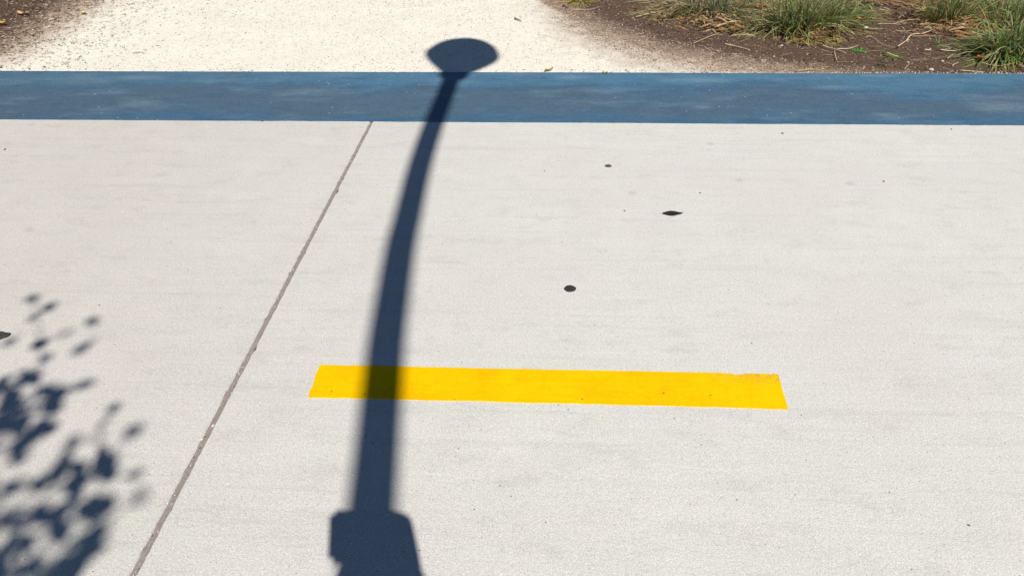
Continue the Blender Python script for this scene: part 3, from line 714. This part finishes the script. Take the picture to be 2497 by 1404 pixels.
for i, t in enumerate(T): tuft(seed=t.pop('seed', i), **t)

# small bright weeds
def weed(px, py, n, L, col, label, seed, w=.012, up=.8):
    random.seed(seed); c = gp(px, py); root = MB()
    for i in range(n):
        a = R(0, 2*math.pi); f = R(.75, 1.25); c0 = tuple(v*f for v in col); c1 = tuple(min(1, v*f*1.35) for v in col)
        ribbon(root, c+Vector((R(-.012, .012), R(-.012, .012), -.002)), Vector((math.cos(a), math.sin(a), R(.2, 1)*up)), L*R(.6, 1.1), w*R(.6, 1.1), c0, c1, 1.0, 4)
    o = link('weed', root.mesh('weed', False, c), BLADE, None, c); tag(o, label, 'weed', 'small weeds on bare soil')
weed(1822, 79, 12, .12, (.10, .24, .04), 'small bright green weed under the flattened dark tuft', 1, .016, 1.6)
weed(2096, 127, 26, .07, (.11, .27, .05), 'flat bright green rosette weed on bare soil', 2)
weed(2175, 139, 46, .11, (.17, .20, .06), 'wide low yellow green weed patch between straw stems', 3, .007, .35)
weed(2286, 114, 16, .11, (.11, .17, .06), 'thin upright green weed sprig left of the arching tuft', 4, .006, 2.2)
weed(2150, 158, 14, .06, (.05, .09, .04), 'tiny dark green weed on soil close to the blue band', 5, .008, .3)

# single straw stems that can be told apart
def stalk(pts_px, w, col, label, lift_=.006, seed=0):
    random.seed(seed); P = [gp(x, y, lift_+R(0, .008)) for x, y in pts_px]
    q = spline([tuple(p) for p in P], 6); mb = MB(); org = P[0]
    tube(mb, [Vector(p)-org for p in q], [w*.5*(1-.55*i/len(q)) for i in range(len(q))], 6, True, col)
    o = link('straw_stem', mb.mesh('straw_stem', True), CHIP, None, org); tag(o, label, 'straw stem', 'fallen straw stems')
S1, S2 = (.58, .46, .30), (.50, .36, .22)
stalk([(1550, 49), (1590, 41), (1625, 37), (1655, 25)], .006, S1, 'long pale straw stem curving out from the combed over tuft')
stalk([(1585, 40), (1640, 34), (1660, 27)], .005, S2, 'short tan straw stem tucked below the combed over tuft')
stalk([(1690, 113), (1740, 96), (1762, 95)], .005, S2, 'thin straw stem lying level on speckled soil')
stalk([(1765, 118), (1800, 124), (1828, 130)], .006, S1, 'pale straw stem slanting down over soil near the band')
stalk([(2002, 118), (2036, 128), (2062, 135)], .006, S1, 'straw stem slanting down, left arm of a forked pair')
stalk([(2040, 127), (2070, 124), (2092, 117)], .006, S1, 'straw stem rising to the right, other arm of the forked pair')
stalk([(2108, 106), (2120, 103), (2152, 117), (2180, 124)], .005, S2, 'bent straw stem left of the low weed patch')
stalk([(2206, 114), (2220, 100), (2250, 92), (2282, 78)], .008, S1, 'long pale kinked straw stem rising above the low weed patch', .014)
stalk([(2187, 125), (2206, 114), (2214, 112)], .007, S1, 'stout straw piece at the foot of the kinked stem', .012)
stalk([(2218, 101), (2270, 99), (2300, 95)], .004, S2, 'thin level straw stem crossing the kinked one')
stalk([(2138, 67), (2165, 66), (2195, 67)], .005, S1, 'straight level straw stem on dark bare soil')
stalk([(2142, 31), (2165, 33)], .007, S1, 'short thick straw piece high on the bare soil')
stalk([(2120, 53), (2138, 46)], .006, S1, 'short slanting straw piece beside the small green tuft')
stalk([(2180, 86), (2205, 88), (2240, 82)], .005, S2, 'tan straw stem below the straight level one')
stalk([(2252, 132), (2268, 133)], .009, S1, 'thick pale straw piece left of the arching tuft, first of a pair')
stalk([(2290, 131), (2312, 133), (2338, 131)], .008, S1, 'pale straw stem reaching under the arching tuft')
stalk([(2160, 140), (2175, 145), (2188, 147)], .008, S1, 'thick pale straw piece lying on the low weed patch', .02)
stalk([(2390, 158), (2410, 164), (2440, 165), (2475, 157)], .006, (.60, .38, .22), 'reddish straw stem curved under the nearest tuft')
stalk([(2308, 149), (2322, 141)], .005, S1, 'short straw piece tilted up right near the band')
stalk([(2205, 172), (2218, 158)], .004, S1, 'thin straw piece standing slanted just above the band')
stalk([(2320, 166), (2336, 157)], .005, S1, 'short pale straw piece between band and nearest tuft')
stalk([(1940, 175), (1985, 171), (2010, 175)], .005, (.50, .38, .16), 'yellowish straw stem lying along the band edge')
stalk([(2340, 176), (2400, 179)], .005, S1, 'pale straw stem lying flat along the band below the nearest tuft')
stalk([(1962, 147), (1972, 162)], .006, (.16, .10, .07), 'short dark twig on sandy soil below the middle tufts')
stalk([(2228, 72), (2242, 56)], .008, (.05, .035, .03), 'dark twig slanting up into the leaf litter')
stalk([(2033, 131), (2039, 152)], .006, S1, 'short pale straw piece pointing down below the forked pair')
stalk([(1255, 46), (1270, 52)], .013, (.19, .13, .09), 'stubby brown bark stick on the pale gravel', .004)
stalk([(1372, 17), (1384, 23)], .011, (.06, .045, .04), 'small dark twig on the gravel edge below the leftmost tuft', .004)
stalk([(1395, 28), (1440, 27), (1462, 22)], .005, S2, 'thin straw stem lying below the leftmost tuft', .004)
random.seed(77)
for k in range(420):           # finer straw, too much to tell apart
    px, py = R(1480, 2500), R(2, 172)
    p = gp(px, py)
    if soil_at(p.x, p.y) < .72 or p.y < Y_BACK+.04: continue
    a = random.gauss(0, .7); d = Vector((math.cos(a), math.sin(a), R(0, .15)))
    c0, c1 = random.choice(STRAW); ribbon(litter, p+Vector((0, 0, .006)), d, R(.03, .13), R(.002, .0045), c0, c1, R(.1, .3), 3, R(-1, 1), side=Vector((-math.sin(a), math.cos(a), 0)))
for cx_, cy_, sx, sy, n in ((2290, 38, 62, 26, 620), (2372, 62, 42, 24, 420), (1765, 60, 45, 14, 300), (2110, 8, 34, 10, 220), (1850, 24, 34, 16, 260), (1640, 44, 40, 12, 160), (1980, 96, 40, 12, 160)):
    for k in range(n):
        p = gp(random.gauss(cx_, sx), max(-30, random.gauss(cy_, sy)))
        if p.y < Y_BACK+.06: continue
        a = random.gauss(0, .9); d = Vector((math.cos(a), math.sin(a), R(0, .5)))
        c0, c1 = random.choice([((.36, .17, .07), (.48, .24, .10)), ((.42, .27, .13), (.56, .37, .18)), ((.22, .12, .07), (.30, .17, .09)), ((.50, .38, .20), (.62, .48, .27))])
        ribbon(litter, p+Vector((0, 0, R(.004, .05))), d, R(.04, .13), R(.005, .014), c0, c1, R(.2, .8), 3, R(-1, 1), side=Vector((-math.sin(a), math.cos(a), R(-.5, .5))))
tag(link('straw_litter', litter.mesh('straw_litter'), BLADE), 'thin dry straw and brown litter matted over the soil bank', 'litter', kind='stuff')

# fallen leaves
def fallen(px, py, L, w, col, label, seed, up=.02):
    random.seed(seed); c = gp(px, py, .006); a = R(-.8, .8); mb = MB(); n, mnum = 8, 4; v = []
    for i in range(n+1):
        t = i/n; hw = w*.5*(math.sin(math.pi*t)**.7)*(1+.22*math.sin(t*17+seed))+.0008
        for j in range(mnum+1):
            q = j/mnum*2-1; x, y = (t-.5)*L, q*hw
            v.append((x*math.cos(a)-y*math.sin(a), x*math.sin(a)+y*math.cos(a), up*(q*q*.7+abs(t-.5)*1.0)+.004*math.sin(9*t+3*q+seed)+.004))
    mb.add(v, [(i*(mnum+1)+j, (i+1)*(mnum+1)+j, (i+1)*(mnum+1)+j+1, i*(mnum+1)+j+1) for i in range(n) for j in range(mnum)], col)
    o = link('fallen_leaf', mb.mesh('fallen_leaf', True), LEAF, None, c); tag(o, label, 'fallen leaf', 'fallen autumn leaves')
    return o
OR, YE, TA = (.48, .20, .06), (.50, .36, .10), (.46, .27, .13)
fallen(1962, 77, .10, .07, (.50, .27, .08), 'orange fallen leaf caught in the dry fringe of the lush tufts', 1, .035)
fallen(1990, 88, .06, .04, YE, 'small yellow fallen leaf hanging in the dry fringe', 2, .03)
fallen(2096, 56, .075, .045, OR, 'orange fallen leaf at the foot of the small green tuft', 3)
fallen(2102, 12, .06, .05, (.55, .24, .10), 'small bright orange fallen leaf near the top edge over bare soil', 4)
fallen(2237, 45, .10, .07, (.52, .40, .14), 'yellow fallen leaf standing at the left end of the brown litter', 5, .045)
fallen(2288, 56, .07, .055, OR, 'orange fallen leaf under the upright tuft', 6, .03)
fallen(2353, 76, .13, .075, TA, 'large tan fallen leaf at the front of the brown litter', 7, .03)
fallen(2370, 64, .10, .06, (.42, .23, .12), 'brown fallen leaf just behind the large tan one', 8, .03)
fallen(2392, 152, .07, .05, (.42, .13, .05), 'reddish fallen leaf tucked under the nearest tuft', 9)
fallen(2272, 10, .08, .05, TA, 'tan fallen leaf high in the brown litter near the top edge', 10, .03)
fallen(60, 41, .10, .04, (.52, .33, .17), 'tan fallen leaf on the dark mulch in the upper left', 11, .02)
fallen(35, 9, .11, .03, (.56, .37, .17), 'curved straw coloured leaf at the top left edge on mulch', 12, .03)
fallen(9, 66, .08, .045, (.46, .26, .10), 'orange tan fallen leaf on mulch at the left edge', 13)
fallen(205, 36, .07, .035, (.62, .50, .18), 'pale yellow fallen leaf where mulch meets gravel', 14, .012)
fallen(1338, 172, .07, .018, (.42, .33, .12), 'narrow yellow brown leaf on gravel against the band', 15, .006)
fallen(1475, 181, .03, .02, (.5, .4, .2), 'tiny dry leaf scrap lying on the edge of the blue band', 16, .004).location.z = .004

# pebbles that stand out
def pebble(px, py, s, col, label, seed):
    random.seed(seed); bm = bmesh.new(); bmesh.ops.create_icosphere(bm, subdivisions=2, radius=1)
    for v in bm.verts:
        k = 1+.22*mnoise.noise(v.co*1.3+Vector((seed*3.1, 0, 0)))+.08*mnoise.noise(v.co*3+Vector((0, seed, 0))); v.co = Vector((v.co.x*s*.62*k, v.co.y*s*.5*k, v.co.z*s*.36*k+s*.2))
    me = bpy.data.meshes.new('pebble'); bm.to_mesh(me); bm.free()
    a = me.color_attributes.new('tint', 'FLOAT_COLOR', 'POINT'); a.data.foreach_set('color', np.array([(*col, 1)]*len(me.vertices), 'f').ravel())
    me.polygons.foreach_set('use_smooth', [True]*len(me.polygons))
    tag(link('pebble', me, CHIP, None, gp(px, py)), label, 'pebble', 'pale pebbles on the soil')
PB = (.50, .43, .36)
for i, (px, py, s, lab) in enumerate([(2110, 75, .045, 'largest pale pebble on bare soil right of the lush tufts'), (2104, 66, .032, 'pale pebble just behind the largest one'), (2070, 76, .030, 'pale pebble left of the largest one'), (2088, 76, .024, 'small pale pebble between the larger two'), (2075, 89, .028, 'pale pebble in front of the largest one'),
        (1906, 114, .024, 'round white pebble on soil below the lush tufts'), (1887, 139, .018, 'small white pebble low on the soil near the sandy edge'), (2297, 152, .024, 'white pebble left of the nearest tuft, close to the band'), (2214, 153, .020, 'small white pebble below the low weed patch'), (2270, 171, .040, 'pale lumpy pebble touching the band edge'), (2266, 126, .018, 'small white pebble under the thin weed sprig')]):
    pebble(px, py, s*.62, PB, lab, i+1)

# dark low shrub at the top left, its shaded foot just showing
random.seed(4); sb = gp(108, -14); shrub = empty('shrub', sb); tag(shrub, 'dark low shrub at the top left edge above the mulch', 'shrub')
mb = MB(); tw = MB()
for k in range(1500):
    v = Vector((random.gauss(0, 1), random.gauss(0, 1), random.gauss(0, 1))).normalized()*R(.6, 1.0)
    p = sb+Vector((v.x*.34, v.y*.22+.10, max(.012, v.z*.24+.20)))
    g = R(.6, 1.2); leaf_quad(mb, p, R(.03, .055), R(.012, .022), Vector((R(-1, 1), R(-1, 1), R(-.6, .6))), Vector((R(-1, 1), R(-1, 1), R(0, 1))), (.020*g, .026*g, .014*g))
for k in range(9):
    a = k*.7; tube(tw, [sb+Vector((0, .1, 0)), sb+Vector((math.cos(a)*.12, .1+math.sin(a)*.08, .15)), sb+Vector((math.cos(a)*.26, .1+math.sin(a)*.16, .28))], [.008, .006, .003], 6)
link('foliage', mb.mesh('foliage', False, sb), LEAF, shrub); link('stems', tw.mesh('stems', False, sb), BARK, shrub)
